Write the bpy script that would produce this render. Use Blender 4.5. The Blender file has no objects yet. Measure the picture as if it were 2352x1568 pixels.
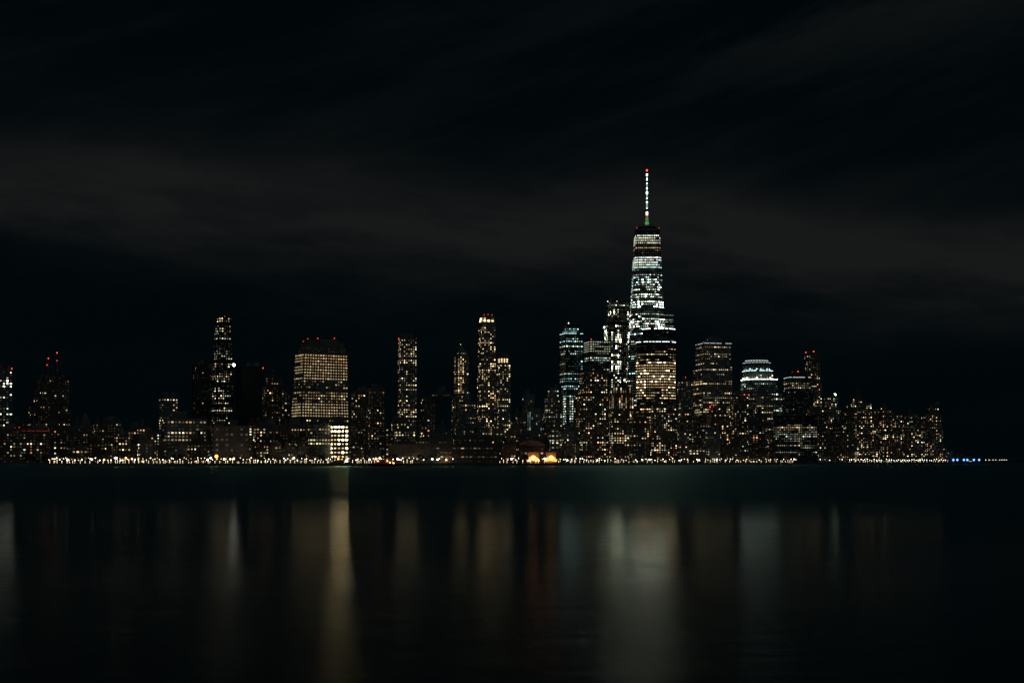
import bpy, math, random
from mathutils import Vector
R = random.Random(7)
FK = 3267.0          # focal length in pixels; b and e values are image pixel coordinates
CAMH = 6.0
GZ = 2.5             # ground level above the river
GS = .50             # overall window luminance
def bx(b, D): return (b-1176.0)/FK*D          # image column in pixels -> metres east
def bz(e, D): return CAMH+(1058.0-e)/FK*D     # image row in pixels -> metres up

scene = bpy.context.scene
scene.view_settings.view_transform = 'Standard'
scene.view_settings.look = 'None'
COL = scene.collection

# ---------------------------------------------------------------- materials
def newmat(name):
    m = bpy.data.materials.new(name); m.use_nodes = True
    nt = m.node_tree; nt.nodes.clear()
    return m, nt, nt.nodes.new('ShaderNodeOutputMaterial')
def wallmat(name, c, rough=0.7, metal=0.0, var=0.35, scale=0.05):
    m, nt, out = newmat(name)
    p = nt.nodes.new('ShaderNodeBsdfPrincipled')
    tc = nt.nodes.new('ShaderNodeTexCoord')
    n = nt.nodes.new('ShaderNodeTexNoise'); n.inputs['Scale'].default_value = scale; n.inputs['Detail'].default_value = 6
    r = nt.nodes.new('ShaderNodeValToRGB')
    r.color_ramp.elements[0].color = (*[v*(1-var) for v in c], 1); r.color_ramp.elements[1].color = (*[min(1, v*(1+var)) for v in c], 1)
    r.color_ramp.elements[0].position = .3; r.color_ramp.elements[1].position = .7
    nt.links.new(tc.outputs['Object'], n.inputs['Vector']); nt.links.new(n.outputs['Fac'], r.inputs[0])
    nt.links.new(r.outputs[0], p.inputs['Base Color'])
    p.inputs['Roughness'].default_value = rough; p.inputs['Metallic'].default_value = metal
    nt.links.new(p.outputs[0], out.inputs[0]); return m
M_BRICK = wallmat('brick', (.22, .18, .155)); M_STONE = wallmat('stone', (.29, .30, .285)); M_GLASS = wallmat('curtain_wall', (.03, .045, .055), .25, .0)
M_CONC = wallmat('concrete', (.28, .29, .29)); M_STEEL = wallmat('steel', (.3, .31, .32), .4, .8); M_DARK = wallmat('dark_metal', (.05, .05, .055), .5, .5)
M_BARK = wallmat('bark', (.09, .065, .045), .9); M_LEAF = wallmat('foliage', (.05, .08, .03), .8, 0, .5, .8)
M_GROUND = wallmat('ground', (.08, .08, .07), .9); M_ROAD = wallmat('asphalt', (.05, .05, .05), .9)
M_WALLS = dict(brick=M_BRICK, stone=M_STONE, glass=M_GLASS, conc=M_CONC)
_em = {}
def emat(col, s):
    k = (col, s)
    if k not in _em:
        m, nt, out = newmat('lamp_light')
        e = nt.nodes.new('ShaderNodeEmission'); e.inputs[0].default_value = (*col, 1); e.inputs[1].default_value = s
        nt.links.new(e.outputs[0], out.inputs[0]); _em[k] = m
    return _em[k]
def winmat():
    m, nt, out = newmat('window_glass')
    p = nt.nodes.new('ShaderNodeBsdfPrincipled'); p.inputs['Base Color'].default_value = (.02, .025, .03, 1); p.inputs['Roughness'].default_value = .2
    a = nt.nodes.new('ShaderNodeAttribute'); a.attribute_name = 'glow'
    nt.links.new(a.outputs['Color'], p.inputs['Emission Color']); p.inputs['Emission Strength'].default_value = 1.0
    nt.links.new(p.outputs[0], out.inputs[0])
    try: m.cycles.emission_sampling = 'NONE'
    except Exception as ex: print(ex)
    return m
M_WIN = winmat()

# ---------------------------------------------------------------- mesh helpers
def mesh(name, vs, fs, mat, smooth=False):
    me = bpy.data.meshes.new(name); me.from_pydata(vs, [], fs); me.materials.append(mat)
    if smooth: me.polygons.foreach_set('use_smooth', [True]*len(me.polygons))
    me.update(); return me
def obj(name, me, parent=None, loc=(0, 0, 0)):
    o = bpy.data.objects.new(name, me); COL.objects.link(o); o.location = loc
    if parent: o.parent = parent
    return o
def prism(vs, fs, pa, pb, z0, z1, bottom=False):
    n = len(pa); b = len(vs)
    vs += [(x, y, z0) for x, y in pa]+[(x, y, z1) for x, y in pb]
    for i in range(n): fs.append((b+i, b+(i+1) % n, b+n+(i+1) % n, b+n+i))
    fs.append(tuple(b+n+i for i in range(n)))
    if bottom: fs.append(tuple(b+n-1-i for i in range(n)))
def boxm(vs, fs, x0, x1, y0, y1, z0, z1):
    p = [(x0, y0), (x1, y0), (x1, y1), (x0, y1)]; prism(vs, fs, p, p, z0, z1, True)
def cyl(vs, fs, x, y, z0, z1, r0, r1, n=8):
    pa = [(x+r0*math.cos(2*math.pi*i/n), y+r0*math.sin(2*math.pi*i/n)) for i in range(n)]
    pb = [(x+r1*math.cos(2*math.pi*i/n), y+r1*math.sin(2*math.pi*i/n)) for i in range(n)]
    prism(vs, fs, pa, pb, z0, z1, True)
def ball(vs, fs, x, y, z, r, n=8, k=5):
    b = len(vs)
    for j in range(1, k):
        t = math.pi*j/k
        for i in range(n): vs.append((x+r*math.sin(t)*math.cos(2*math.pi*i/n), y+r*math.sin(t)*math.sin(2*math.pi*i/n), z+r*math.cos(t)))
    vs.append((x, y, z+r)); vs.append((x, y, z-r)); T = len(vs)-2
    for j in range(k-2):
        for i in range(n): fs.append((b+j*n+i, b+(j+1)*n+i, b+(j+1)*n+(i+1) % n, b+j*n+(i+1) % n))
    for i in range(n):
        fs.append((T, b+i, b+(i+1) % n)); fs.append((T+1, b+(k-2)*n+(i+1) % n, b+(k-2)*n+i))

# ---------------------------------------------------------------- window light
W = (1, .57, .25); Y = (1, .72, .36); N = (1, .87, .58); G = (.82, 1, .78); C = (.46, .9, .92); O = (1, .38, .11)
PAL = dict(warm=[W, Y, Y, Y, N, N, O, G, G], yel=[Y, Y, N], gold=[Y, Y, W, (1, .78, .43)], amber=[(1, .68, .32), (1, .74, .36)], neu=[N, N, Y, G], grn=[G, G, N, C], cool=[C, C, G], ice=[(.90, 1, .93), G, G, N, C], mix=[W, Y, N, G, G], wht=[N, G, (1, 1, .9)], lime=[(1, .98, .66), (.90, 1, .70), G, N])
def st(mode='res', frac=.3, s=2.0, pal='warm', fh=3.5, pw=3.4, ww=.42, wh=.38, dim=.4, hot=0, hm=6):
    return dict(mode=mode, frac=frac, s=s, pal=pal, fh=fh, pw=pw, ww=ww, wh=wh, dim=dim, hot=hot, hm=hm)
def add_windows(A, pa, pb, z0, z1, stl, zones, D, rng):
    vs, fs, cs = A
    fh = stl['fh']; nf = int((z1-z0-1)/fh)
    colseed = rng.random(); px = rng.uniform(0, 9); pz = rng.uniform(0, 9)
    for k in range(nf):
        za = z0+(k+.3)*fh+.4
        S = dict(stl); zoned = False
        for (zt, zl, d) in zones:
            if zl <= za <= zt: S.update(d); zoned = True
        zb = za+fh*S['wh']
        ta = (za-z0)/(z1-z0); tb = (zb-z0)/(z1-z0); n = len(pa)
        if tb > 1: break
        lit = rng.random()
        fl_frac = S['frac']; fl_s = 1
        if S['mode'] == 'off':
            if lit < S['frac']: fl_frac = .82; fl_s = rng.uniform(.4, 1.4)
            else: fl_frac = .12 if S['frac'] > 0 else 0; fl_s = .5
        if S['mode'] == 'full': fl_frac = .95; fl_s = rng.uniform(.75, 1.15)
        if S['mode'] in ('res', 'col') and not zoned: fl_frac *= rng.choice((.15, .6, 1, 1.2, 1.9))
        pal = PAL[S['pal']]; fcol = rng.choice(pal)
        for i in range(n):
            a0 = pa[i]; a1 = pa[(i+1) % n]; b0 = pb[i]; b1 = pb[(i+1) % n]
            l = lambda p, q, t: (p[0]+(q[0]-p[0])*t, p[1]+(q[1]-p[1])*t)
            c0 = l(a0, b0, ta); c1 = l(a1, b1, ta); d0 = l(a0, b0, tb); d1 = l(a1, b1, tb)
            dx = c1[0]-c0[0]; dy = c1[1]-c0[1]; L = math.hypot(dx, dy)
            if L < 2.5: continue
            nx, ny = dy/L, -dx/L
            mx, my = (c0[0]+c1[0])/2, (c0[1]+c1[1])/2; ml = math.hypot(mx, my)
            if -(nx*mx+ny*my)/ml < -.1: continue
            m = max(1, int((L-1)/S['pw'])); on = rng.random() < fl_frac
            for j in range(m):
                # occupied and vacant patches of the facade
                patch = max(0, 1+.95*math.sin(j*.55+px+i*2)*math.sin(k*.42+pz))
                if S['mode'] in ('off', 'full'):
                    if rng.random() < .3: on = rng.random() < fl_frac
                    q = on
                elif S['mode'] == 'col':
                    h = math.sin((j+i*7)*12.9898+colseed*78)*43758.5; h -= math.floor(h)
                    q = rng.random() < (min(1, fl_frac*2.2) if h < .45 else fl_frac*.25)
                else: q = rng.random() < fl_frac*(patch if not zoned else 1)
                if q:
                    col = fcol if (S['mode'] in ('off', 'full') and rng.random() < .7) else rng.choice(pal)
                    br = GS*S['s']*fl_s*math.exp(rng.gauss(-.1, .35) if S['mode'] == 'full' else rng.gauss(-.45, 1.0))
                    br = min(br, GS*S['s']*4)
                    if rng.random() < S['hot']: br = GS*S['s']*S['hm']
                elif rng.random() < S['dim']:
                    col = rng.choice(pal); br = GS*min(S['s'], 2)*rng.uniform(.01, .07)  # unlit panes given a faint glow of their own so the facade shows
                else: continue
                w = S['ww'] if rng.random() < .7 else S['ww']*rng.uniform(.6, 1.5)
                w = min(w, .97)
                f0 = (j+.5-w/2)/m*.97+.015; f1 = (j+.5+w/2)/m*.97+.015
                o = .18
                b = len(vs)
                p = l(c0, c1, f0); q2 = l(c0, c1, f1); r2 = l(d0, d1, f1); s2 = l(d0, d1, f0)
                vs += [(p[0]+nx*o, p[1]+ny*o, za), (q2[0]+nx*o, q2[1]+ny*o, za), (r2[0]+nx*o, r2[1]+ny*o, zb), (s2[0]+nx*o, s2[1]+ny*o, zb)]
                fs.append((b, b+1, b+2, b+3)); cs += [col[0]*br, col[1]*br, col[2]*br, 1]*4
def rectpoly(cx, cy, w, d, a):
    ca, sa = math.cos(a), math.sin(a)
    return [(cx+x*ca-y*sa, cy+x*sa+y*ca) for x, y in ((-w/2, -d/2), (w/2, -d/2), (w/2, d/2), (-w/2, d/2))]
def chamfer(cx, cy, w, d, a, c=.22):
    ca, sa = math.cos(a), math.sin(a); x, y = w/2, d/2; k = c*w
    return [(cx+u*ca-v*sa, cy+u*sa+v*ca) for u, v in ((-x+k, -y), (x-k, -y), (x, -y+k), (x, y-k), (x-k, y), (-x+k, y), (-x, y-k), (-x, -y+k))]
def footprint(b0, b1, D, yaw, ratio, shape):
    cx = bx((b0+b1)/2, D); Wd = (b1-b0)/FK*D
    br = -math.atan2(cx, D); a = br+yaw
    w = Wd/(math.cos(abs(yaw))+ratio*math.sin(abs(yaw))); d = w*ratio
    return chamfer(cx, D, w, d, a) if shape == 'cham' else rectpoly(cx, D, w, d, a)
nwin = 0
def flush_windows(A, e):
    global nwin
    if not A[1]: return
    me = mesh('window_panes', A[0], A[1], M_WIN)
    at = me.color_attributes.new('glow', 'FLOAT_COLOR', 'POINT'); at.data.foreach_set('color', A[2])
    o = obj('windows', me, e); o['kind'] = 'stuff'; nwin += len(A[1])
def local(vs, ox, oy): return [(x-ox, y-oy, z-GZ) for x, y, z in vs]
def B(name, label, cat, D, secs, stl, wall='brick', yaw=.25, ratio=.9, shape='rect', zones=(), bands=(), beacons=(), masts=(), bulk=True, group=None):
    """secs bottom->top: (e_top, b0, b1[, b0top, b1top[, style or None]])"""
    rng = random.Random(int(D*7+secs[0][1]*13))
    c0 = (secs[0][1]+secs[0][2])/2; ox, oy = bx(c0, D), D
    e = obj(name, None, None, (ox, oy, GZ)); e['label'] = label; e['category'] = cat
    if group: e['group'] = group
    vs, fs = [], []; A = ([], [], [])
    zs = [(bz(a, D), bz(b, D), d) for a, b, d in zones]
    z = GZ-1.0; rings = []
    for s in secs:
        zt = bz(s[0], D)
        b0, b1 = s[1], s[2]; t0, t1 = (s[3], s[4]) if len(s) > 4 and s[3] is not None else (b0, b1)
        sty = s[5] if len(s) > 5 else stl
        pa = footprint(b0, b1, D, yaw, ratio, shape); pb = footprint(t0, t1, D, yaw, ratio, shape)
        prism(vs, fs, pa, pb, z, zt)
        if sty: add_windows(A, pa, pb, max(z, GZ)+.6, zt-.3, sty, zs, D, rng)
        rings.append((z, zt, pa, pb)); z = zt-.4
    w = obj('wall', mesh('wall', local(vs, ox, oy), fs, M_WALLS[wall]), e)
    A2 = (local(A[0], ox, oy), A[1], A[2]); flush_windows(A2, e)
    # roof plant
    z0, zt, pa, pb = rings[-1]; tw = secs[-1][4] - secs[-1][3] if len(secs[-1]) > 4 and secs[-1][3] is not None else secs[-1][2]-secs[-1][1]
    tc = (secs[-1][1]+secs[-1][2])/2
    if bulk and tw > 12:
        for q in range(rng.choice((1, 2, 2, 3))):
            vs, fs = [], []
            u = tc+rng.uniform(-.32, .32)*tw; h = rng.uniform(3, 9); ww = rng.uniform(.06, .18)*tw
            p = footprint(u-ww, u+ww, D, yaw, .6, 'rect'); prism(vs, fs, p, p, zt-.2, zt+h+q*.01)
            obj('roof_bulkhead', mesh('roof_bulkhead', local(vs, ox, oy), fs, M_CONC), e)
        if wall == 'brick' and rng.random() < .55:
            vs, fs = [], []; u = bx(tc+rng.uniform(-.3, .3)*tw, D); r = 2.2
            for a, b2 in ((-1, -1), (1, -1), (1, 1), (-1, 1)): cyl(vs, fs, u+a*1.4, D+b2*1.4, zt-.2, zt+4.02, .2, .2, 5)
            cyl(vs, fs, u, D, zt+4, zt+8, r, r, 12); cyl(vs, fs, u, D, zt+8, zt+10, r+.1, .1, 12)
            obj('water_tank', mesh('water_tank', local(vs, ox, oy), fs, M_DARK), e)
    for (el, h, col, s) in bands:
        zb = bz(el, D)
        for (a, b, p, q) in rings:
            if a-.5 <= zb <= b+.6:
                t = max(0, min(1, (zb-a)/(b-a))); cx = sum(x for x, y in p)/len(p); cy = sum(y for x, y in p)/len(p)
                ring = [(u[0]+(v[0]-u[0])*t, u[1]+(v[1]-u[1])*t) for u, v in zip(p, q)]
                ro = [(cx+(x-cx)*1.012, cy+(y-cy)*1.012) for x, y in ring]
                vs, fs = [], []                       # broken run of luminaires along the cornice
                for u, v in zip(ro, ro[1:]+ro[:1]):
                    Ls = math.hypot(v[0]-u[0], v[1]-u[1]); m = max(1, int(Ls/5))
                    for j in range(m):
                        if rng.random() < .12: continue
                        f0 = (j+.04)/m; f1 = (j+rng.choice((.7, .97, .97)))/m; bb = len(vs)
                        P0 = (u[0]+(v[0]-u[0])*f0, u[1]+(v[1]-u[1])*f0); P1 = (u[0]+(v[0]-u[0])*f1, u[1]+(v[1]-u[1])*f1)
                        vs += [(*P0, zb), (*P1, zb), (*P1, zb+h), (*P0, zb+h)]; fs.append((bb, bb+1, bb+2, bb+3))
                o = obj('cornice_lights', mesh('cornice_lights', local(vs, ox, oy), fs, emat(col, s)), e); o['kind'] = 'stuff'; break
    for (b, el, col, s, *rr) in beacons:
        r = rr[0] if rr else .95*D/2300
        x = bx(b, D); vs, fs = [], []; ball(vs, fs, x, D, bz(el, D), r)
        o = obj('beacon', mesh('beacon', local(vs, ox, oy), fs, emat(col, s), True), e)
        vs, fs = [], []; cyl(vs, fs, x, D, min(bz(el, D)-1, zt-1) if b > secs[-1][1]-3 and b < secs[-1][2]+3 else bz(el, D)-8, bz(el, D), .35, .2, 6)
        obj('beacon_post', mesh('beacon_post', local(vs, ox, oy), fs, M_DARK), e)
    for (b, eb, et, r) in masts:
        vs, fs = [], []; cyl(vs, fs, bx(b, D), D, bz(eb, D)-1, bz(et, D), r, r*.4, 8)
        obj('antenna', mesh('antenna', local(vs, ox, oy), fs, M_STEEL), e)
    return e, ox, oy
RED = (1, .05, .03); WH = (.78, 1, .95); WHW = (1, .9, .7); GRN = (.2, 1, .3)
OT, AT = 'office_tower', 'apartment_tower'

# ---------------------------------------------------------------- landmark buildings
B(AT, 'slim apartment tower with bright columns of white windows', 'tower', 1850, [(848, -8, 28)], st('col', .75, 5.0, 'wht', 3.6, 3.4, hot=.08), 'conc', .2, beacons=[(27, 846, RED, 3)])
B(OT, 'dark stepped masonry tower with two red lit rooftop masts', 'tower', 2350, [(930, 66, 160), (872, 78, 158), (858, 92, 146), (852, 104, 136)], st('res', .08, 1.3, 'warm', 4, 4, dim=.25), 'brick', .3,
  masts=[(111, 855, 824, 1.2), (131, 855, 811, 1.2)], beacons=[(111, 823, RED, 4), (131, 810, RED, 4), (131, 828, RED, 2), (108, 838, RED, 2)],
  zones=[(975, 990, dict(frac=.8, s=2.0))], bulk=False)
B('office_building', 'dark masonry tower with a small pointed roof', 'building', 2150, [(975, 178, 212), (965, 184, 206), (945, 186, 204, 194, 196, None)], st('res', .08, 1.2), 'stone', .3, bulk=False)
B(AT, 'mid-rise apartment block with lit top floors', 'tower', 1950, [(913, 366, 409)], st('res', .18, 1.4, 'yel'), 'conc', .3, zones=[(914, 921, dict(frac=.7, s=1.8, pal='neu'))])
B(OT, 'dark concrete slab tower with few lit windows', 'tower', 2150, [(838, 441, 486)], st('res', .04, .8, dim=.2), 'glass', .3)
B(AT, 'tall stacked glass apartment tower with irregular balconies', 'tower', 2150,
  [(975, 487, 535), (930, 484, 534), (880, 488, 536), (828, 485, 533), (782, 491, 534), (742, 493, 531), (728, 499, 533)],
  st('res', .25, 2.0, 'neu', 3.7, 3.2, .45), 'glass', .35, zones=[(728, 745, dict(frac=.7, s=2.2, pal='gold')), (748, 770, dict(frac=.4, s=1.4))],
  beacons=[(502, 731, RED, 3), (516, 727, RED, 2), (532, 729, RED, 3), (537, 838, (1, .95, .8), 20, 2.1)], bulk=False)
B('telephone_exchange_tower', 'windowless dark concrete tower with a red roof beacon', 'tower', 2240, [(842, 541, 602)], None, 'glass', .3, beacons=[(604, 845, RED, 4), (545, 843, RED, 2)])
B(AT, 'brick apartment tower with warm lit windows', 'tower', 2050, [(885, 603, 645), (862, 610, 640)], st('res', .18, 1.7), 'brick', .3)
B(OT, 'setback brick tower with an orange lit pinnacle', 'tower', 2150, [(892, 640, 667), (878, 643, 652), (862, 644, 650, 646, 648, None)], st('res', .12, 1.6), 'brick', .3, bulk=False, beacons=[(647, 868, O, 3), (647, 876, O, 2)])
B(OT, 'broad office tower with full rows of warm lit windows', 'tower', 1980,
  [(960, 666, 804, 668, 802), (895, 670, 802, 673, 800), (813, 674, 800, 679, 799), (797, 685, 796, 688, 793), (786, 690, 790, 691, 788, None), (780, 697, 779, 699, 776, None)],
  st('off', .65, 1.4, 'gold', 4.0, 3.8, .5, .36), 'stone', .42, .45, zones=[(797, 812, dict(mode='off', frac=.8, s=.8)), (812, 876, dict(mode='full', s=1.2)), (876, 900, dict(mode='res', frac=.4, s=.5)), (900, 925, dict(frac=.75, s=.9)), (925, 960, dict(mode='full', s=1.3))],
  beacons=[(b, e, RED, 2, .75) for b, e in ((707, 778), (730, 777), (768, 777), (697, 784))], bulk=False)
B('office_building', 'low glass office building with brilliantly lit atrium floors', 'building', 1690, [(972, 761, 801)], st('full', .8, 3.4, 'amber', 5.0, 4.2, .5, .36, .6, .36, 13), 'glass', .15, .7)
B('office_building', 'dark framed office block with rows of lit windows', 'building', 1700, [(972, 708, 759)], st('off', .4, 1.3, 'yel', 4.2, 3.4, .55), 'glass', .1, .7)
B(AT, 'dim apartment slab with scattered warm windows', 'tower', 1900, [(900, 806, 846)], st('res', .15, 1.4), 'brick', .3)
B(AT, 'dark brick apartment tower with warm windows', 'tower', 1960, [(893, 842, 884)], st('res', .19, 1.4), 'brick', .3)
B(AT, 'tall slender apartment tower with yellow windows and red corner beacons', 'tower', 2300, [(960, 910, 957), (778, 914, 958)],
  st('res', .36, 2.1, 'yel', 3.6, 3.4), 'conc', .2, beacons=[(916, 778, RED, 3), (956, 778, RED, 4), (942, 778, RED, 2)])
B('office_building', 'setback masonry building with bright top windows', 'building', 1900, [(985, 905, 955), (966, 912, 948)], st('res', .4, 2.2, 'yel'), 'stone', .25)
B(AT, 'dim brick apartment block beside a taller tower', 'tower', 1950, [(912, 967, 1000), (900, 990, 1034)], st('res', .15, 1.4, 'warm'), 'brick', .3)
B('gothic_tower', 'old gothic stone skyscraper with a pointed copper crown', 'skyscraper', 2750, [(905, 1038, 1080), (815, 1042, 1077), (805, 1045, 1074, 1050, 1070), (795, 1051, 1068, 1056, 1063, None), (784, 1057, 1062, 1059, 1060, None)],
  st('col', .5, 2.1, 'gold', 4, 4.2), 'stone', .35, bulk=False, beacons=[(1059, 791, Y, 4)])
B(AT, 'very tall limestone apartment tower with a brightly lit crown', 'skyscraper', 2500, [(830, 1096, 1140), (742, 1098, 1139), (726, 1101, 1136)],
  st('res', .28, 2.4, 'gold', 3.7, 3.4, hot=.03), 'stone', .3, zones=[(726, 741, dict(mode='full', s=3.2, pal='amber', wh=.85, pw=6, ww=.6)), (786, 793, dict(mode='full', s=2.2))],
  beacons=[(1112, 723, RED, 1.5, .8), (1121, 722, RED, 1.5, .8), (1130, 723, RED, 1.5, .8)], bulk=False)
B(AT, 'apartment tower with floodlit yellow top floors', 'tower', 2350, [(835, 1141, 1173), (821, 1144, 1168)], st('res', .34, 2.1, 'yel'), 'stone', .3, zones=[(821, 833, dict(mode='full', s=3.0, pal='amber', wh=.8))])
B('office_building', 'stone office building with lit upper floors', 'building', 2200, [(945, 1036, 1094), (922, 1060, 1093)], st('off', .3, 1.3, 'yel'), 'stone', .3)
B('office_building', 'dark stepped office building with sparse windows', 'building', 2150, [(952, 1195, 1234), (905, 1200, 1228)], st('res', .11, 1.3), 'stone', .3)
B('office_building', 'pale office slab with vertical fluorescent window strips', 'building', 2050, [(936, 1212, 1246)], st('col', .5, .5, 'cool', 3.8, 3.2, .4, .8), 'conc', .3)
B('office_building', 'broad masonry building with dim cool windows', 'building', 2250, [(912, 1250, 1292), (890, 1258, 1284)], st('res', .3, .8, 'mix'), 'stone', .3)
B(OT, 'slim blue glass tower with a stepped lit top', 'tower', 2350, [(880, 1290, 1338), (766, 1286, 1339), (748, 1292, 1330)],
  st('off', .45, 1.6, 'cool', 4.1, 3.4, .55, .38), 'glass', .35, bands=[(768, .9, (.5, .92, .95), 1.6)], masts=[(1307, 750, 736, .8)], beacons=[(1306, 742, WH, 3)], bulk=False,
  zones=[(770, 800, dict(mode='off', frac=.7, s=2.0)), (915, 985, dict(mode='col', frac=.6, s=2.4, pal='ice'))])
B(OT, 'glass office tower with greenish lit upper storeys', 'tower', 2500, [(782, 1341, 1403)],
  st('off', .42, 1.5, 'neu', 4, 3.4, .6), 'glass', .3, zones=[(782, 812, dict(mode='full', s=1.1, pal='lime', pw=4.0, wh=.32)), (812, 850, dict(frac=.55, s=1.1, pal='grn'))], beacons=[(1358, 779, RED, 2)], bulk=False)
B(AT, 'brick apartment tower with warm windows and red roof light', 'tower', 2120, [(905, 1322, 1398), (851, 1330, 1396)], st('res', .28, 1.9), 'brick', .3, beacons=[(1355, 848, RED, 5)])
B(OT, 'tall glass tower with brilliant yellow-green window columns', 'skyscraper', 2800, [(742, 1386, 1447), (694, 1393, 1445)],
  st('col', .40, 3.4, 'lime', 4.4, 4.0, .55, .40, .8, .28, 14), 'glass', .3, .8, zones=[(694, 712, dict(mode='off', frac=.5, s=1.4, hot=0))],
  beacons=[(b, 692, WHW, 3, .9) for b in (1396, 1406, 1417, 1428, 1440)])
B(OT, 'glass tower with thin horizontal lit floors', 'skyscraper', 2850, [(726, 1500, 1547)], st('off', .3, .7, 'cool', 4.2, 3, .9, .3), 'glass', .2, bands=[(726, .7, WH, .4)])
B('art_deco_building', 'art deco brick building with floodlit orange crown', 'building', 2250, [(905, 1398, 1456), (890, 1403, 1450), (878, 1410, 1442)], st('col', .7, .9, 'warm', 4.2, 3.2, .4, .85), 'brick', .3)
B(OT, 'broad glass office tower with lit terraces and warm floors', 'tower', 2300, [(787, 1459, 1555, 1459, 1554), (755, 1472, 1553, 1474, 1552)],
  st('off', .45, 1.9, 'gold', 4.4, 3.2, .7, .28), 'glass', .12, .5, 'cham', zones=[(755, 786, dict(frac=.04, s=.7, pal='cool')), (790, 830, dict(frac=.3, s=1.2)), (833, 892, dict(mode='full', s=1.7, hot=.14, hm=13)), (892, 915, dict(frac=.6, s=1.9, hot=.08))],
  bands=[(787, 1.0, (.9, 1, .9), 2.2), (757, 1.4, (.86, 1, .95), 3.0)], bulk=False)
B('office_building', 'dark building with green lit side and red beacons', 'building', 2350, [(872, 1556, 1592)], st('res', .25, 1.7, 'mix'), 'conc', .3, beacons=[(1562, 878, GRN, 4), (1574, 866, RED, 3), (1586, 884, RED, 2)])
B(OT, 'office tower with a shallow pyramid roof and lit cornice', 'tower', 2450, [(840, 1592, 1682), (790, 1598, 1679), (772, 1600, 1677, 1634, 1642, None)],
  st('off', .18, 1.1, 'yel', 4, 3.4, .5, .36), 'stone', .35, bulk=False, bands=[(791, .8, WH, .7)], zones=[(880, 960, dict(frac=.5, s=1.4))])
e, ox, oy = B(OT, 'office tower with lit stepped shoulders and rounded dome', 'tower', 2500, [(902, 1694, 1800), (872, 1698, 1790), (852, 1702, 1778), (838, 1706, 1771)],
  st('off', .3, 2.0, 'grn', 4, 3.4, .55, .36, .6, .12, 8), 'stone', .25, 1, 'cham', bulk=False, bands=[(873, .8, WH, 8), (853, .7, WH, 3)],
  zones=[(874, 900, dict(frac=.45, s=1.8)), (838, 852, dict(frac=.2, s=1.0))])
vs, fs = [], []
rr = 32/FK*2500; zb = bz(838, 2500); cx = bx(1738, 2500)
prev = None
for k in range(7):
    t = k/6*math.pi/2; r = max(.3, rr*math.cos(t)); z = zb+math.sin(t)*(14/FK*2500)
    if prev: cyl(vs, fs, cx, 2500, prev[1], z, prev[0], r, 24)
    prev = (r, z)
obj('dome', mesh('dome', local(vs, ox, oy), fs, M_DARK), e)
for zc, rad, s in ((7.2, .79, 1.3), (3.4, .97, .7)):
    vs, fs = [], []
    for k in range(24):
        a0 = k/24*2*math.pi; a1 = (k+.8)/24*2*math.pi; r = rr*rad+.6
        b = len(vs); z0 = zb+zc; vs += [(cx+r*math.cos(a0), 2500+r*math.sin(a0), z0-.8), (cx+r*math.cos(a1), 2500+r*math.sin(a1), z0-.8), (cx+r*math.cos(a1), 2500+r*math.sin(a1), z0), (cx+r*math.cos(a0), 2500+r*math.sin(a0), z0)]
        fs.append((b, b+1, b+2, b+3))
    o = obj('cornice_lights', mesh('cornice_lights', local(vs, ox, oy), fs, emat(WH, s)), e); o['kind'] = 'stuff'
B(OT, 'office tower with a sloped mastaba roof and white lit edge', 'tower', 2550, [(905, 1796, 1868), (868, 1801, 1862), (855, 1804, 1859, 1812, 1850, None)], st('off', .14, .9, 'mix', 4, 3.4, .5), 'glass', .3,
  bulk=False, bands=[(868, .8, WH, 1.0)], beacons=[(1820, 855, RED, 3), (1833, 853, RED, 3), (1850, 856, RED, 2)])
B(AT, 'tall apartment tower with warm windows and red beacons', 'tower', 2800, [(880, 1852, 1888), (826, 1850, 1884), (812, 1846, 1876)], st('res', .22, 1.9), 'brick', .3, beacons=[(1851, 809, RED, 3), (1869, 807, RED, 4)])
B(OT, 'apartment building with a white lit lantern on top', 'tower', 2700, [(940, 1885, 1932), (912, 1893, 1926), (905, 1908, 1922, 1913, 1917, None)], st('res', .2, 1.8), 'stone', .3, bulk=False, beacons=[(1918, 906, (.75, 1, .75), 12, 2.0)])
B(AT, 'setback apartment building with a floodlit conical roof', 'tower', 2950, [(940, 1938, 2016), (926, 1946, 2002), (918, 1956, 1986, 1960, 1980), (892, 1959, 1981, 1969.5, 1970.5, None)], st('res', .26, 2.1, 'warm', 3.6, 3.8), 'brick', .3, bulk=False, beacons=[(1970, 911, WHW, 4, 2.2), (1962, 918, W, 2, 1.6), (1978, 918, W, 2, 1.6)])
B(AT, 'broad brick apartment slab full of warm windows', 'tower', 2980, [(952, 2012, 2072), (941, 2018, 2052), (934, 2024, 2040)], st('res', .22, 2.0, 'warm', 3.6, 4.2), 'brick', .35)
B(AT, 'stepped brick apartment block with warm windows', 'tower', 3000, [(962, 2066, 2124), (950, 2078, 2112), (945, 2084, 2100)], st('res', .19, 2.0, 'warm', 3.6, 4.2), 'brick', .3)
B(AT, 'flat-topped apartment tower beside the harbour point', 'tower', 3030, [(985, 2112, 2166), (950, 2116, 2162), (930, 2130, 2157)], st('res', .16, 1.9, 'warm', 3.6, 4.0), 'brick', .3)
B('waterfront_building', 'low dark building at the tip of the promenade', 'building', 3080, [(1034, 2160, 2188), (1026, 2163, 2176)], st('res', .1, 1.2), 'stone', .2, bulk=False)
B('waterfront_building', 'long low terminal shed at the harbour point', 'building', 3230, [(1047, 2186, 2232), (1042, 2194, 2214)], st('res', .12, 1.2), 'stone', .1, .4, bulk=False)
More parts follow.
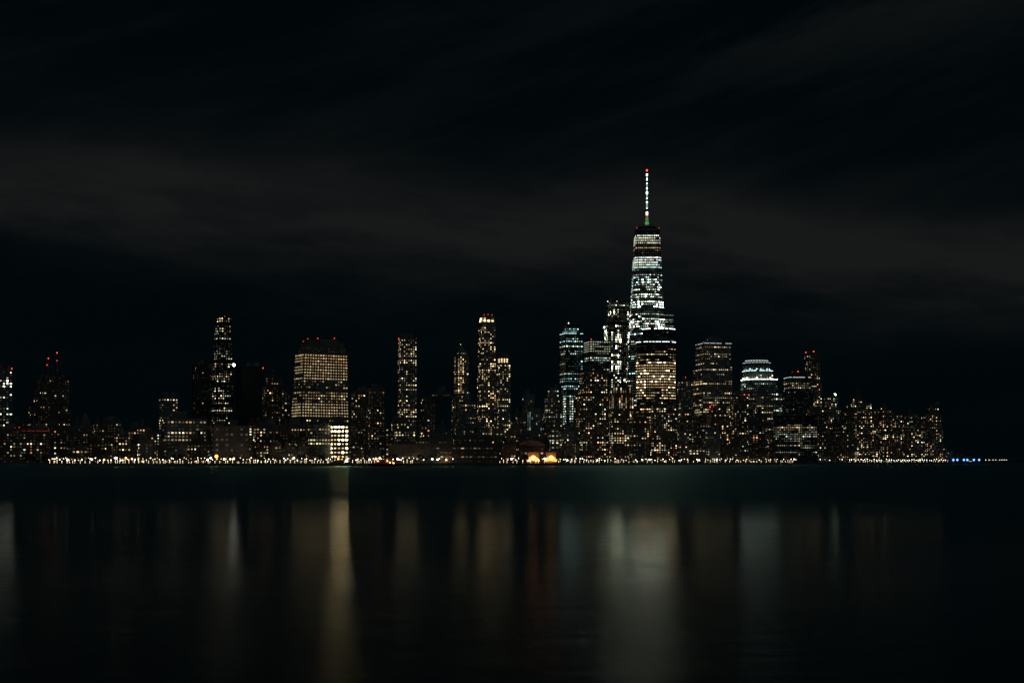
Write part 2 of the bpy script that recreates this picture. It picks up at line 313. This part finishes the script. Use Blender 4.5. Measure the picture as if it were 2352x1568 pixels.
B('office_building', 'broad dark office block with bright middle floors', 'building', 2420, [(954, 1768, 1877)], st('off', .1, .8, 'neu', 3.8, 3.6, .6), 'glass', .2, .6, zones=[(980, 1012, dict(frac=1, s=1.1)), (955, 978, dict(frac=.02, dim=.1))])
B(AT, 'apartment tower with bright cream windows', 'tower', 2350, [(906, 1734, 1776)], st('off', .5, 1.9, 'yel', 3.5, 3.4, .55, .38), 'stone', .3, zones=[(906, 925, dict(mode='res', frac=.15))])
for (a, b, t, D, lab, fr, s) in [
    (1400, 1446, 942, 2080, 'brick apartment block with many warm lit windows', .3, 1.9),
    (1444, 1492, 950, 2100, 'plain apartment block with scattered yellow windows', .25, 1.9),
    (1494, 1530, 915, 2130, 'slim apartment block with a flat dark roof', .3, 2.0),
    (1527, 1556, 928, 2160, 'narrow brick apartment block with warm windows', .28, 1.9),
    (1554, 1600, 946, 2180, 'brick apartment block below a glass tower', .25, 1.8),
    (1598, 1632, 968, 2190, 'low apartment block with yellow windows', .25, 1.8),
    (1624, 1674, 934, 2220, 'apartment block with a bright red roof sign', .25, 1.8),
    (1676, 1726, 908, 2260, 'brick apartment tower with three red roof beacons', .18, 1.7),
    (1715, 1742, 960, 2250, 'low brick apartment block with warm windows', .25, 1.8),
    (1874, 1906, 950, 2560, 'slim apartment block with scattered windows', .22, 1.9),
    (1902, 1944, 972, 2640, 'stepped apartment block near the promenade', .22, 1.9)]:
    be = [(1631, 934, RED, 4), (1639, 934, RED, 4), (1647, 934, RED, 4)] if a == 1624 else ([(1688, 906, RED, 2), (1710, 906, RED, 3), (1720, 907, RED, 3)] if a == 1676 else [])
    B(AT, lab, 'tower', D, [(t+14, a, b), (t, a+5, b-6)], st('res', fr, s, 'warm', 3.4, 3.6), 'brick', .28, beacons=be)

# ---------------------------------------------------------------- one tall tapering skyscraper with spire
D = 2630; rng = random.Random(5)
cx = bx(1486, D); e = obj('skyscraper', None, None, (cx, D, GZ)); e['label'] = 'tallest tapering glass skyscraper with a lit spire'; e['category'] = 'skyscraper'
Bc = [(cx, D-43), (cx+43, D), (cx, D+43), (cx-43, D)]; Tc = [(cx+21.5, D-21.5), (cx+21.5, D+21.5), (cx-21.5, D+21.5), (cx-21.5, D-21.5)]
pa, pb = [], []
for i in range(4):
    pa += [Bc[i], Bc[(i+1) % 4]]; pb += [Tc[i], Tc[i]]
zt = bz(533, D); zb0 = 56
vs, fs = [], []; prism(vs, fs, Bc, Bc, GZ-1, zb0, True)
b = len(vs); vs += [(x, y, zb0) for x, y in Bc]+[(x, y, zt) for x, y in Tc]
for i in range(4):
    j = (i+1) % 4; fs += [(b+i, b+j, b+4+i), (b+j, b+4+j, b+4+i)]
fs.append((b+4, b+5, b+6, b+7))
obj('wall', mesh('wall', local(vs, cx, D), fs, M_GLASS), e)
A = ([], [], [])
Z = lambda a, b, **k: (bz(a, D), bz(b, D), k)
zn = [Z(533, 546, frac=0, dim=.1), Z(546, 554, mode='full', s=2.6, pal='wht', wh=.46), Z(554, 567, mode='full', s=2.2, pal='wht', wh=.46), Z(567, 574, frac=.1), Z(574, 579, mode='full', s=1.2, pal='warm', wh=.4), Z(579, 594, mode='off', frac=.5, s=1.1, pal='neu'),
      Z(594, 622, mode='full', s=2.5, pal='ice', wh=.46, ww=.85), Z(622, 642, mode='off', frac=.45, s=1.5, pal='ice'), Z(642, 690, mode='off', frac=.75, s=2.8, pal='ice', hot=.10, hm=12), Z(690, 775, mode='off', frac=.78, s=3.0, pal='ice', hot=.20, hm=16), Z(775, 1050, frac=.2)]
add_windows(A, pa, pb, zb0, zt, st('off', .5, 3.0, 'grn', 4.5, 3.3, .62, .32, .9), zn, D, rng)
flush_windows((local(A[0], cx, D), A[1], A[2]), e)
vs, fs = [], []; pr = [(cx+21.9*sx, D+21.9*sy) for sx, sy in ((-1, -1), (1, -1), (1, 1), (-1, 1))]; prism(vs, fs, pr, pr, zt+.1, zt+3, True)
obj('parapet', mesh('parapet', local(vs, cx, D), fs, M_STEEL), e)
vs, fs = [], []; cyl(vs, fs, cx, D, zt+3, zt+7, 13, 17, 24); cyl(vs, fs, cx, D, zt+7.1, zt+9, 17.5, 17.5, 24); cyl(vs, fs, cx, D, zt+9.1, zt+13, 8, 4.5, 24)
obj('antenna_ring', mesh('antenna_ring', local(vs, cx, D), fs, M_STEEL), e)
vs, fs = [], []; zs = bz(498, D); zp = bz(393, D)
cyl(vs, fs, cx, D, zt+3, zs, 3.2, 2.4, 12); cyl(vs, fs, cx, D, zs, zp, 1.4, .6, 12)
for k in range(8):
    an = k*math.pi/4; a = Vector((cx+15*math.cos(an), D+15*math.sin(an), zt+8)); c = Vector((cx, D, zs-6)); d = (c-a).normalized()
    u = d.cross(Vector((0, 0, 1))).normalized()*.25; v = d.cross(u).normalized()*.25; b = len(vs)
    vs += [tuple(a+u), tuple(a+v), tuple(a-u), tuple(a-v), tuple(c+u), tuple(c+v), tuple(c-u), tuple(c-v)]
    fs += [(b, b+1, b+5, b+4), (b+1, b+2, b+6, b+5), (b+2, b+3, b+7, b+6), (b+3, b, b+4, b+7)]
spire = obj('spire', mesh('spire', local(vs, cx, D), fs, M_STEEL), e)
for el, h, col, s, r in [(402, 3.5, WH, 7, 1.3), (412, 5, WH, 3, 1.0), (423, 5, WH, 3, 1.0), (433, 4, WH, 3, 1.1), (443, 5, WH, 7, 1.5), (455, 4, WH, 3, 1.2), (466, 5, WH, 5, 1.4), (477, 4, WH, 3, 1.3), (490, 5, WH, 7, 1.6),
                         (408, 8, WH, .4, .9), (428, 8, WH, .4, 1.1), (450, 8, WH, .4, 1.3), (472, 10, WH, .4, 1.5), (495.5, 2.5, RED, 4, 1.8), (391.5, 3, RED, 6, 1.3),
                         (504, 6, GRN, .25, 2.7), (514, 8, (.35, 1, .4), .3, 3.2), (526, 8, (.35, 1, .4), .22, 3.7)]:
    vs, fs = [], []; zc = bz(el, D); cyl(vs, fs, cx, D, zc-h/2, zc+h/2, r, r, 12)
    obj('spire_light', mesh('spire_light', local(vs, cx, D), fs, emat(col, s)), spire)
for sx in (-1, 1):
    vs, fs = [], []; ball(vs, fs, cx+sx*20.5, D-20.5, zt+4.5, .9); obj('beacon', mesh('beacon', local(vs, cx, D), fs, emat(RED, 1.0)), e)

# ---------------------------------------------------------------- shoreline
SH = [(-900, 1250), (-400, 1400), (0, 1500), (600, 1600), (1176, 1750), (1700, 2150), (2150, 2900), (2318, 3300)]
def shoreD(b):
    for (a, da), (c, dc) in zip(SH, SH[1:]):
        if a <= b <= c: return da+(dc-da)*(b-a)/(c-a)
    return SH[-1][1]
# low waterfront blocks
def low(a, b, t, D, lab, stl, wall='brick', nm='waterfront_building', **k):
    B(nm, lab, 'building', D, [(t, a, b)], stl, wall, k.pop('yaw', .12), k.pop('ratio', .7), **k)
low(-20, 50, 985, 1690, 'low brick warehouse with red neon strip', st('res', .16, 1.4), beacons=[(22, 981, RED, 1.2), (34, 982, RED, 1.2), (44, 981, RED, 1)])
low(48, 112, 988, 1700, 'brick loft building with red lit parapet', st('res', .16, 1.5), bands=[(990, .5, RED, .28)])
low(112, 165, 976, 1850, 'brick loft building with scattered windows', st('res', .14, 1.5))
low(216, 266, 966, 1800, 'brick loft building with bright corner windows', st('res', .25, 1.8, 'gold'))
low(262, 300, 1000, 1700, 'low loft building with yellow windows', st('res', .25, 1.8, 'gold'))
low(296, 340, 978, 1760, 'old brick loft building with rows of windows', st('off', .4, 1.4, 'yel'))
low(336, 380, 990, 1720, 'loft building with evenly lit greenish windows', st('res', .4, 1.2, 'mix'))
low(376, 474, 962, 1700, 'large white framed building with wide windows', st('off', .5, 1.1, 'mix', 4.2, 4.0, .5), 'conc')
low(584, 640, 975, 1720, 'brick building with orange floodlit floors', st('res', .3, 1.8))
low(636, 708, 976, 1740, 'loft building with many yellow windows', st('off', .4, 1.3, 'gold'))
low(486, 572, 978, 1655, 'dark masonry ventilation tower with small white lamps', st('res', .05, 1.8, 'wht', 6, 5), 'brick', 'ventilation_tower')
low(892, 1146, 1020, 1735, 'long low pier shed with a flat roof', st('off', .55, .5, 'yel', 5.2, 5, .6, .22), 'brick', 'pier_shed', ratio=.2, yaw=.03, bulk=False)
low(955, 1040, 1006, 1840, 'low terminal building behind the pier shed', st('off', .3, .6, 'yel'), 'conc')
low(1040, 1130, 1002, 1900, 'brick building with warm windows near the pier', st('res', .2, 1.5))
low(1148, 1186, 1020, 1850, 'low dark shed beside the arched building', st('res', .15, 1.2))
# arched floodlit hall
D = 1860; e, ox, oy = B('arched_hall', 'yellow floodlit waterfront hall with arched roof', 'building', D, [(1022, 1190, 1250)], st('res', .35, 1.0, 'yel', 5, 5), 'brick', .1, .6, bulk=False)
vs, fs = [], []; r = 30/FK*D*.96; zb = bz(1022, D); w = bx(1220, D); prev = None; b = 0; n = 12
pts = [(w+r*math.cos(math.pi*k/n), zb-.3+math.sin(math.pi*k/n)*6.5) for k in range(n+1)]
vs = [(x, D-16, z) for x, z in pts]+[(x, D+16, z) for x, z in pts]
fs = [(k, n+1+k, n+2+k, k+1) for k in range(n)]+[tuple(range(n+1))[::-1], tuple(range(n+1, 2*n+2))]
obj('roof', mesh('roof', local(vs, ox, oy), fs, M_STONE), e)
for c, wd in ((1224, 28), (1265, 24)):
    D = 1835; e, ox, oy = B('waterfront_pavilion', 'small pavilion blazing with orange light', 'building', D, [(1038, c-wd/2, c+wd/2)], None, 'stone', .1, .8, bulk=False)
    for q, zz, r, s in ((-.44, 6.8, 1.9, 3.2), (-.24, 8.6, 2.8, 2.6), (.02, 9.6, 3.5, 5), (.24, 8.2, 2.9, 2.6), (.44, 6.6, 1.7, 3.2)):
        x = bx(c+q*wd, D); y = D-12; vs, fs = [], []; ball(vs, fs, x, y, zz, r); obj('floodlight', mesh('floodlight', local(vs, ox, oy), fs, emat((1, .29, .07), s)), e)

# background filler blocks: (b0,b1,e_lo,e_hi,D,frac)
FILL = [(0, 240, 965, 1015, 2000, .08), (200, 480, 965, 1010, 1950, .15), (560, 780, 950, 990, 2050, .15), (800, 1000, 950, 1000, 2050, .15),
        (960, 1320, 940, 1000, 2060, .15), (1160, 1330, 965, 1015, 1950, .15), (1130, 1300, 925, 985, 2400, .12), (1330, 1780, 950, 1000, 2290, .22), (1560, 1960, 935, 985, 2480, .18),
        (1290, 1700, 985, 1025, 2160, .24), (1700, 1960, 985, 1020, 2550, .2), (1940, 2150, 965, 1015, 3080, .18), (150, 700, 1000, 1035, 1680, .22), (640, 880, 1012, 1038, 1700, .18)]
LB = ['low brick block with a few warm windows', 'flat-roofed masonry block with scattered yellow windows', 'dark stepped block with sparse windows', 'narrow brick block with mixed warm windows']
for (a, b, lo, hi, D0, fr) in FILL:
    x = a+R.uniform(0, 8)
    while x < b-8:
        w = min(R.uniform(20, 46), b-x+2); t = R.uniform(lo, hi); D = D0+R.uniform(-30, 30); f = fr*R.uniform(.2, 1.8)
        if D < shoreD(x)+60: D = shoreD(x)+75
        stepped = R.random() < .5
        secs = [(t, x, x+w)] if not stepped else [(t+R.uniform(6, 16), x, x+w), (t, x+w*R.uniform(.1, .3), x+w*R.uniform(.7, .95))]
        B('city_block', LB[2] if stepped else R.choice([LB[0], LB[1], LB[3]]), 'building', D, secs, st(R.choice(['res', 'res', 'col', 'off']), f, R.uniform(.8, 2.2), R.choice(['warm', 'warm', 'yel', 'mix', 'neu']), R.uniform(3.2, 4), R.uniform(3, 4.6)), R.choice(['brick', 'brick', 'stone', 'conc']), R.uniform(.1, .4), group='background city blocks')
        x += w*R.uniform(.8, 1.25)

# ---------------------------------------------------------------- ground, seawall, road, river
front = [(bx(b, D), D) for b, D in SH]
back = [(bx(2318, 3300)+60, 3600), (bx(2180, 4200), 4400), (2200, 14000), (-9000, 14000), (-9000, 1250)]
vs = [(x, y, GZ) for x, y in front+back]; g = obj('ground', mesh('ground', vs, [tuple(range(len(vs)))], M_GROUND)); g['kind'] = 'structure'; g['label'] = 'flat dark city ground behind the seawall'
vs, fs = [], []
line = front+back[:2]
for i, (x, y) in enumerate(line): vs += [(x, y-.6, -2), (x, y-.6, GZ+.9), (x, y+.2, GZ+.9), (x, y+.2, GZ-.5)]
for i in range(len(line)-1):
    b = i*4
    for k in range(3): fs.append((b+k, b+4+k, b+5+k, b+k+1))
s = obj('seawall', mesh('seawall', vs, fs, M_CONC)); s['kind'] = 'structure'; s['label'] = 'long low concrete seawall along the river'
def strip(name, o0, o1, z, mat, lab):
    vs = []; fs = []
    for i, (x, y) in enumerate(front): vs += [(x, y+o0, z), (x, y+o1, z)]
    for i in range(len(front)-1): fs.append((2*i, 2*i+2, 2*i+3, 2*i+1))
    o = obj(name, mesh(name, vs, fs, mat)); o['kind'] = 'structure'; o['label'] = lab
strip('pavement', 1.5, 18, GZ+.12, M_CONC, 'riverside promenade pavement'); strip('road', 30, 56, GZ+.004, M_ROAD, 'waterfront asphalt road')
vs = [(-9000, 7500, 4), (9000, 7000, 4), (9000, 14000, 6), (-9000, 14000, 6)]
o = obj('far_shore', mesh('far_shore', vs+[(-9000, 7500, -1), (9000, 7000, -1)], [(0, 1, 2, 3), (4, 5, 1, 0)], M_GROUND)); o['kind'] = 'structure'; o['label'] = 'distant dark shore across the harbour'

m, nt, out = newmat('water'); L = nt.links.new
def nd(t, **k):
    n = nt.nodes.new(t)
    for a, v in k.items(): setattr(n, a, v)
    return n
def mathn(op, a, b=None, c=None, nt_=None, clamp=False):
    T = nt_ or nt; n = T.nodes.new('ShaderNodeMath'); n.operation = op; n.use_clamp = clamp
    for i, v in enumerate((a, b, c)):
        if v is None: continue
        if isinstance(v, (int, float)): n.inputs[i].default_value = v
        else: T.links.new(v, n.inputs[i])
    return n.outputs[0]
tc = nd('ShaderNodeTexCoord'); sep = nd('ShaderNodeSeparateXYZ'); L(tc.outputs['Object'], sep.inputs[0])
def noise(scale3, detail=3, sc=1.0, T=None, src=None, rough=.5, W=0):
    T = T or nt; mp = T.nodes.new('ShaderNodeMapping'); mp.inputs['Scale'].default_value = scale3; mp.inputs['Location'].default_value = (W, W*.7, W*.3)
    T.links.new(src or tc.outputs['Object'], mp.inputs[0])
    n = T.nodes.new('ShaderNodeTexNoise'); n.inputs['Scale'].default_value = sc; n.inputs['Detail'].default_value = detail; n.inputs['Roughness'].default_value = rough
    T.links.new(mp.outputs[0], n.inputs['Vector']); return n.outputs['Fac']
def smap(x, a, b, c, d):
    n = nd('ShaderNodeMapRange', interpolation_type='SMOOTHSTEP'); L(x, n.inputs[0])
    for i, v in enumerate((a, b, c, d)): n.inputs[i+1].default_value = v
    return n.outputs[0]
# two scales of water surface: smooth swell (tight mirror) and ruffled chop (broad gloss).
# the open river is mostly ruffled, the lee of the near bank mostly smooth, graded continuously
yc = mathn('MAXIMUM', sep.outputs[1], 20.0)
lny = mathn('LOGARITHM', yc, math.e)
wob = noise((.010, .02, 1), 3, 1.0, W=2)
lnw = mathn('MULTIPLY_ADD', mathn('SUBTRACT', wob, .5), .35, lny)
open_ = smap(lnw, math.log(98), math.log(240), 0, 1)
nearr = smap(lny, math.log(32), math.log(90), 1, 0)
near = mathn('DIVIDE', 5.0, yc)
rough = mathn('MINIMUM', mathn('ADD', near, .115), .262)
ripA = noise((.25, 1.5, 1), 6, 1.0, W=9, rough=.7)       # ripple bands
ripB = noise((.02, .11, 1), 4, 1.0, W=4)                  # wind lanes
fac = mathn('ADD', mathn('MULTIPLY', nearr, .26), .36)
fac = mathn('ADD', fac, mathn('ADD', mathn('MULTIPLY', mathn('SUBTRACT', ripA, .5), 1.2), mathn('MULTIPLY', mathn('SUBTRACT', ripB, .5), .25)))
fac = mathn('MINIMUM', mathn('MAXIMUM', fac, .29), .96)
fac = mathn('ADD', fac, mathn('MULTIPLY', mathn('SUBTRACT', .985, fac), open_))
r2 = mathn('MULTIPLY_ADD', open_, -.34, .88)
h1 = noise((1.2, 4.5, 1), 5, 1.0, W=3, rough=.65)
bp = nd('ShaderNodeBump'); bp.inputs['Distance'].default_value = .06; L(h1, bp.inputs['Height']); L(smap(lny, math.log(42), math.log(115), .5, 0), bp.inputs['Strength'])
gl = nd('ShaderNodeBsdfGlossy', distribution='BECKMANN'); gl.inputs['Color'].default_value = (.93, 1, .98, 1); L(rough, gl.inputs['Roughness']); L(bp.outputs[0], gl.inputs['Normal'])
g2 = nd('ShaderNodeBsdfGlossy', distribution='BECKMANN'); g2.inputs['Color'].default_value = (.50, .92, .93, 1); L(r2, g2.inputs['Roughness']); L(bp.outputs[0], g2.inputs['Normal'])
mg = nd('ShaderNodeMixShader'); L(fac, mg.inputs[0]); L(gl.outputs[0], mg.inputs[1]); L(g2.outputs[0], mg.inputs[2])
df = nd('ShaderNodeBsdfDiffuse'); df.inputs['Color'].default_value = (.006, .018, .022, 1)
fr = nd('ShaderNodeFresnel'); fr.inputs['IOR'].default_value = 1.33
mxs = nd('ShaderNodeMixShader'); L(fr.outputs[0], mxs.inputs[0]); L(df.outputs[0], mxs.inputs[1]); L(mg.outputs[0], mxs.inputs[2]); L(mxs.outputs[0], out.inputs[0])
vs = [(-15000, -400, 0), (15000, -400, 0), (15000, 20000, 0), (-15000, 20000, 0)]
o = obj('water', mesh('water', vs, [(0, 1, 2, 3)], m)); o['kind'] = 'structure'; o['label'] = 'wide calm dark river with soft ripples'

# ---------------------------------------------------------------- street lamps
lampcols = [((1, .78, .48), 8), ((1, .68, .34), 7), ((1, .88, .66), 9), ((.9, 1, .95), 8), ((1, .50, .18), 6)]
vs, fs = [], []; cyl(vs, fs, 0, 0, 0, .5, .3, .25); cyl(vs, fs, 0, 0, .5, 5, .13, .09); cyl(vs, fs, 0, 0, 5, 5.2, .5, .5)
post = mesh('lamp_post', vs, fs, M_DARK); heads = []
for r in (.32, .52, 1.0):
    vs, fs = [], []; ball(vs, fs, 0, 0, 0, r, 8, 5)
    for c, s in lampcols: heads.append(mesh('lamp_globe', vs, fs, emat(c, s), True))
b = 112; cnt = 0
def lamp(b, D, z, hd, lab='street lamp with a glowing globe on the promenade'):
    o = obj('street_lamp', post, None, (bx(b, D), D, GZ+.1)); o.scale = (1, 1, z/5.2); o['label'] = lab; o['category'] = 'lamp'; o['group'] = 'street lamps along the promenade'
    h = obj('lamp_globe', hd, o, (0, 0, 5.2+.5*5.2/z)); h.scale = (1, 1, 5.2/z)
while b < 2186 and cnt < 275:
    D = shoreD(b)+R.choice((6, 8, 9, 22, 27))
    k = R.choices((0, 1, 2), (5, 4, 1.5 if b < 1350 else .7))[0]*5+R.choices(range(5), (5, 5, 4, 2, 1.5))[0]
    if b > 1880: k = R.choice((5, 7, 7, 8))
    lamp(b, D, R.uniform(3.4, 6.4), heads[k]); cnt += 1
    b += R.choice((4, 5, 7, 8, 10, 15)) if b < 1900 else R.uniform(3.5, 7)
for b in (2264, 2272, 2281, 2287, 2296, 2301, 2307, 2312): lamp(b, shoreD(b)+8, 5, heads[7])
for b in (2190, 2199, 2214, 2222, 2237, 2249):
    vs, fs = [], []; ball(vs, fs, 0, 0, 0, 2.2); hd = mesh('lamp_globe', vs, fs, emat((.06, .25, 1), 5), True); lamp(b, shoreD(b)+4, 5.2, hd, 'street lamp with a blue glowing globe')
vs, fs = [], []; ball(vs, fs, 0, 0, 0, 1.9); lamp(497, shoreD(497)+8, 8, mesh('lamp_globe', vs, fs, emat((1, .42, .08), 4), True), 'tall street lamp with a large orange glow')
# the many lesser path lights
vs, fs = [], []; b = 114
while b < 2190:
    D = shoreD(b)+R.uniform(3, 60); x = bx(b, D); z = GZ+R.uniform(2.6, 4.8)
    cyl(vs, fs, x, D, GZ, z, .06, .06, 4); ball(vs, fs, x, D, z+.3, R.uniform(.16, .32), 6, 4); b += R.uniform(3, 14)
o = obj('path_lights', mesh('path_lights', vs, fs, emat((1, .78, .5), 6))); o['kind'] = 'stuff'; o['label'] = 'dense row of small warm path lights'; o['category'] = 'lights'

# ---------------------------------------------------------------- trees
tv = []
for q in range(4):
    rq = random.Random(q); vs, fs = [], []; cyl(vs, fs, 0, 0, 0, 4, .28, .16, 7)
    for k in range(5):
        an = rq.uniform(0, 6.28); a = Vector((0, 0, 2.8+k*.3)); c = a+Vector((math.cos(an)*2, math.sin(an)*2, 2.4)); u = Vector((.09, 0, 0)); v = Vector((0, .09, 0)); b0 = len(vs)
        vs += [tuple(a+u), tuple(a+v), tuple(a-u), tuple(a-v), tuple(c)]; fs += [(b0, b0+1, b0+4), (b0+1, b0+2, b0+4), (b0+2, b0+3, b0+4), (b0+3, b0, b0+4)]
    t = mesh('trunk', vs, fs, M_BARK); vs, fs = [], []
    cl = [(Vector((rq.uniform(-2, 2), rq.uniform(-2, 2), rq.uniform(3.6, 7.5))), rq.uniform(.9, 1.7)) for _ in range(9)]
    for c, r in cl:
        for _ in range(45):
            d = Vector((rq.gauss(0, 1), rq.gauss(0, 1), rq.gauss(0, 1))).normalized()*r*rq.uniform(.4, 1.1); p0 = c+d
            u = Vector((rq.gauss(0, 1), rq.gauss(0, 1), rq.gauss(0, 1))).normalized(); v = u.orthogonal().normalized()*.28; u = u*.4; b0 = len(vs)
            vs += [tuple(p0-u), tuple(p0+v), tuple(p0+u), tuple(p0-v)]; fs.append((b0, b0+1, b0+2, b0+3))
    tv.append((t, mesh('crown', vs, fs, M_LEAF)))
b = 60
while b < 2290:
    D = shoreD(b)+R.uniform(4, 45); s = R.uniform(.8, 1.5)
    e = obj('tree', None, None, (bx(b, D), D, GZ)); e.scale = (s, s, s); e.rotation_euler[2] = R.uniform(0, 6)
    e['label'] = 'leafy dark tree along the riverside promenade'; e['category'] = 'tree'; e['group'] = 'trees along the promenade'
    t, c = R.choice(tv); obj('trunk', t, e); obj('crown', c, e)
    b += R.choice((6, 10, 15, 22, 36))

# ---------------------------------------------------------------- moored boat
D = 1600; e = obj('boat', None, None, (bx(880, D), D, 0)); e['label'] = 'dark moored workboat with red and orange lights'; e['category'] = 'boat'
vs = []; hull = [(-17, -4), (14, -4), (21, 0), (14, 4), (-17, 4)]; fs = []; prism(vs, fs, [(x*.92, y*.7) for x, y in hull], hull, -.8, 2.6, True); obj('hull', mesh('hull', vs, fs, M_DARK), e)
vs, fs = [], []; boxm(vs, fs, -9, 6, -2.8, 2.8, 2.6, 5.4); boxm(vs, fs, -2, 4, -2.2, 2.2, 5.4, 7.8); obj('deckhouse', mesh('deckhouse', vs, fs, M_CONC), e)
vs, fs = [], []; cyl(vs, fs, 0, 0, 7.8, 12, .2, .1); obj('mast', mesh('mast', vs, fs, M_STEEL), e)
for x, z, c in ((5, 6, (1, .2, .08)), (8, 4.2, (1, .35, .1)), (-6, 6, (1, .15, .05)), (12, 3.6, (1, .3, .1))):
    vs, fs = [], []; ball(vs, fs, x, -3.2, z, .8); obj('deck_light', mesh('deck_light', vs, fs, emat(c, 8)), e)

# ---------------------------------------------------------------- sky
w = bpy.data.worlds.new('World'); scene.world = w; w.use_nodes = True; T = w.node_tree; T.nodes.clear()
wo = T.nodes.new('ShaderNodeOutputWorld'); bg = T.nodes.new('ShaderNodeBackground'); T.links.new(bg.outputs[0], wo.inputs[0])
tcw = T.nodes.new('ShaderNodeTexCoord'); sp = T.nodes.new('ShaderNodeSeparateXYZ'); T.links.new(tcw.outputs['Generated'], sp.inputs[0])
X, Zc = sp.outputs[0], sp.outputs[2]
M = lambda op, a, b=None, c=None, clamp=False: mathn(op, a, b, c, T, clamp)
G_ = tcw.outputs['Generated']
def shear(k):   # slanted cloud streaks: elevation skewed along azimuth
    cmb = T.nodes.new('ShaderNodeCombineXYZ'); T.links.new(X, cmb.inputs[0]); T.links.new(sp.outputs[1], cmb.inputs[1]); T.links.new(M('MULTIPLY_ADD', X, k, Zc), cmb.inputs[2]); return cmb.outputs[0]
def sstep(x, a, b):
    n = T.nodes.new('ShaderNodeMapRange'); n.interpolation_type = 'SMOOTHSTEP'; T.links.new(x, n.inputs[0]); n.inputs[1].default_value = a; n.inputs[2].default_value = b; return n.outputs[0]
n1 = noise((4.0, 4.0, 13), 6, 1.0, T, G_, .55, 2.3); n2 = noise((5.5, 5.5, 28), 8, 1.0, T, shear(.1), .62, 5.1); n3 = noise((3.6, 3.6, 22), 8, 1.0, T, shear(-.3), .62, 8.4)
warp = M('ADD', M('MULTIPLY', M('SUBTRACT', n1, .5), .10), M('MULTIPLY', M('SUBTRACT', n2, .5), .035))
v = M('ADD', Zc, warp)
def gauss(center, slope, sig):
    d = M('DIVIDE', M('SUBTRACT', v, M('MULTIPLY_ADD', X, slope, center)), sig)
    return M('EXPONENT', M('MULTIPLY', M('MULTIPLY', d, d), -1))
band = gauss(.158, -.07, .038)
band = M('MULTIPLY', band, M('MULTIPLY_ADD', sstep(n2, .33, .62), .6, .56))
up = M('MULTIPLY', gauss(.235, .28, .034), M('MULTIPLY', M('SUBTRACT', X, .0, None, True), 1.5, None, True))
up = M('MULTIPLY', up, M('MULTIPLY_ADD', sstep(n3, .42, .62), 1.1, 0))
wisp = M('MULTIPLY', sstep(n3, .45, .72), .2)
wisp = M('MULTIPLY', wisp, M('MULTIPLY', Zc, 4.0, None, True))
amt = M('ADD', M('ADD', band, up), wisp, None, True)
mx = T.nodes.new('ShaderNodeMix'); mx.data_type = 'RGBA'; T.links.new(amt, mx.inputs[0])
mx.inputs[6].default_value = (.0003, .0021, .0028, 1); mx.inputs[7].default_value = (.0088, .0092, .0094, 1)
# unseen glow added behind the camera, as of the near-bank city, to lighten facades
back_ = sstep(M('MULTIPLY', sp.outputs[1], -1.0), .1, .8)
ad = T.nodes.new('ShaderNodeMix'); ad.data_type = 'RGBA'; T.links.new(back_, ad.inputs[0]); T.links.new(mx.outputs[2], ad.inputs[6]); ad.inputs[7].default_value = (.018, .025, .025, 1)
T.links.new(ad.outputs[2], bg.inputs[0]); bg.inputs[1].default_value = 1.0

cam = bpy.data.cameras.new('Camera'); co = bpy.data.objects.new('Camera', cam); COL.objects.link(co)
co.location = (0, 0, CAMH); co.rotation_euler = (math.pi/2, 0, 0); cam.lens = 50; cam.sensor_width = 36; cam.shift_y = 274/2352; cam.clip_end = 40000; cam.clip_start = .5
scene.camera = co
print('windows', nwin, 'lamps', cnt)
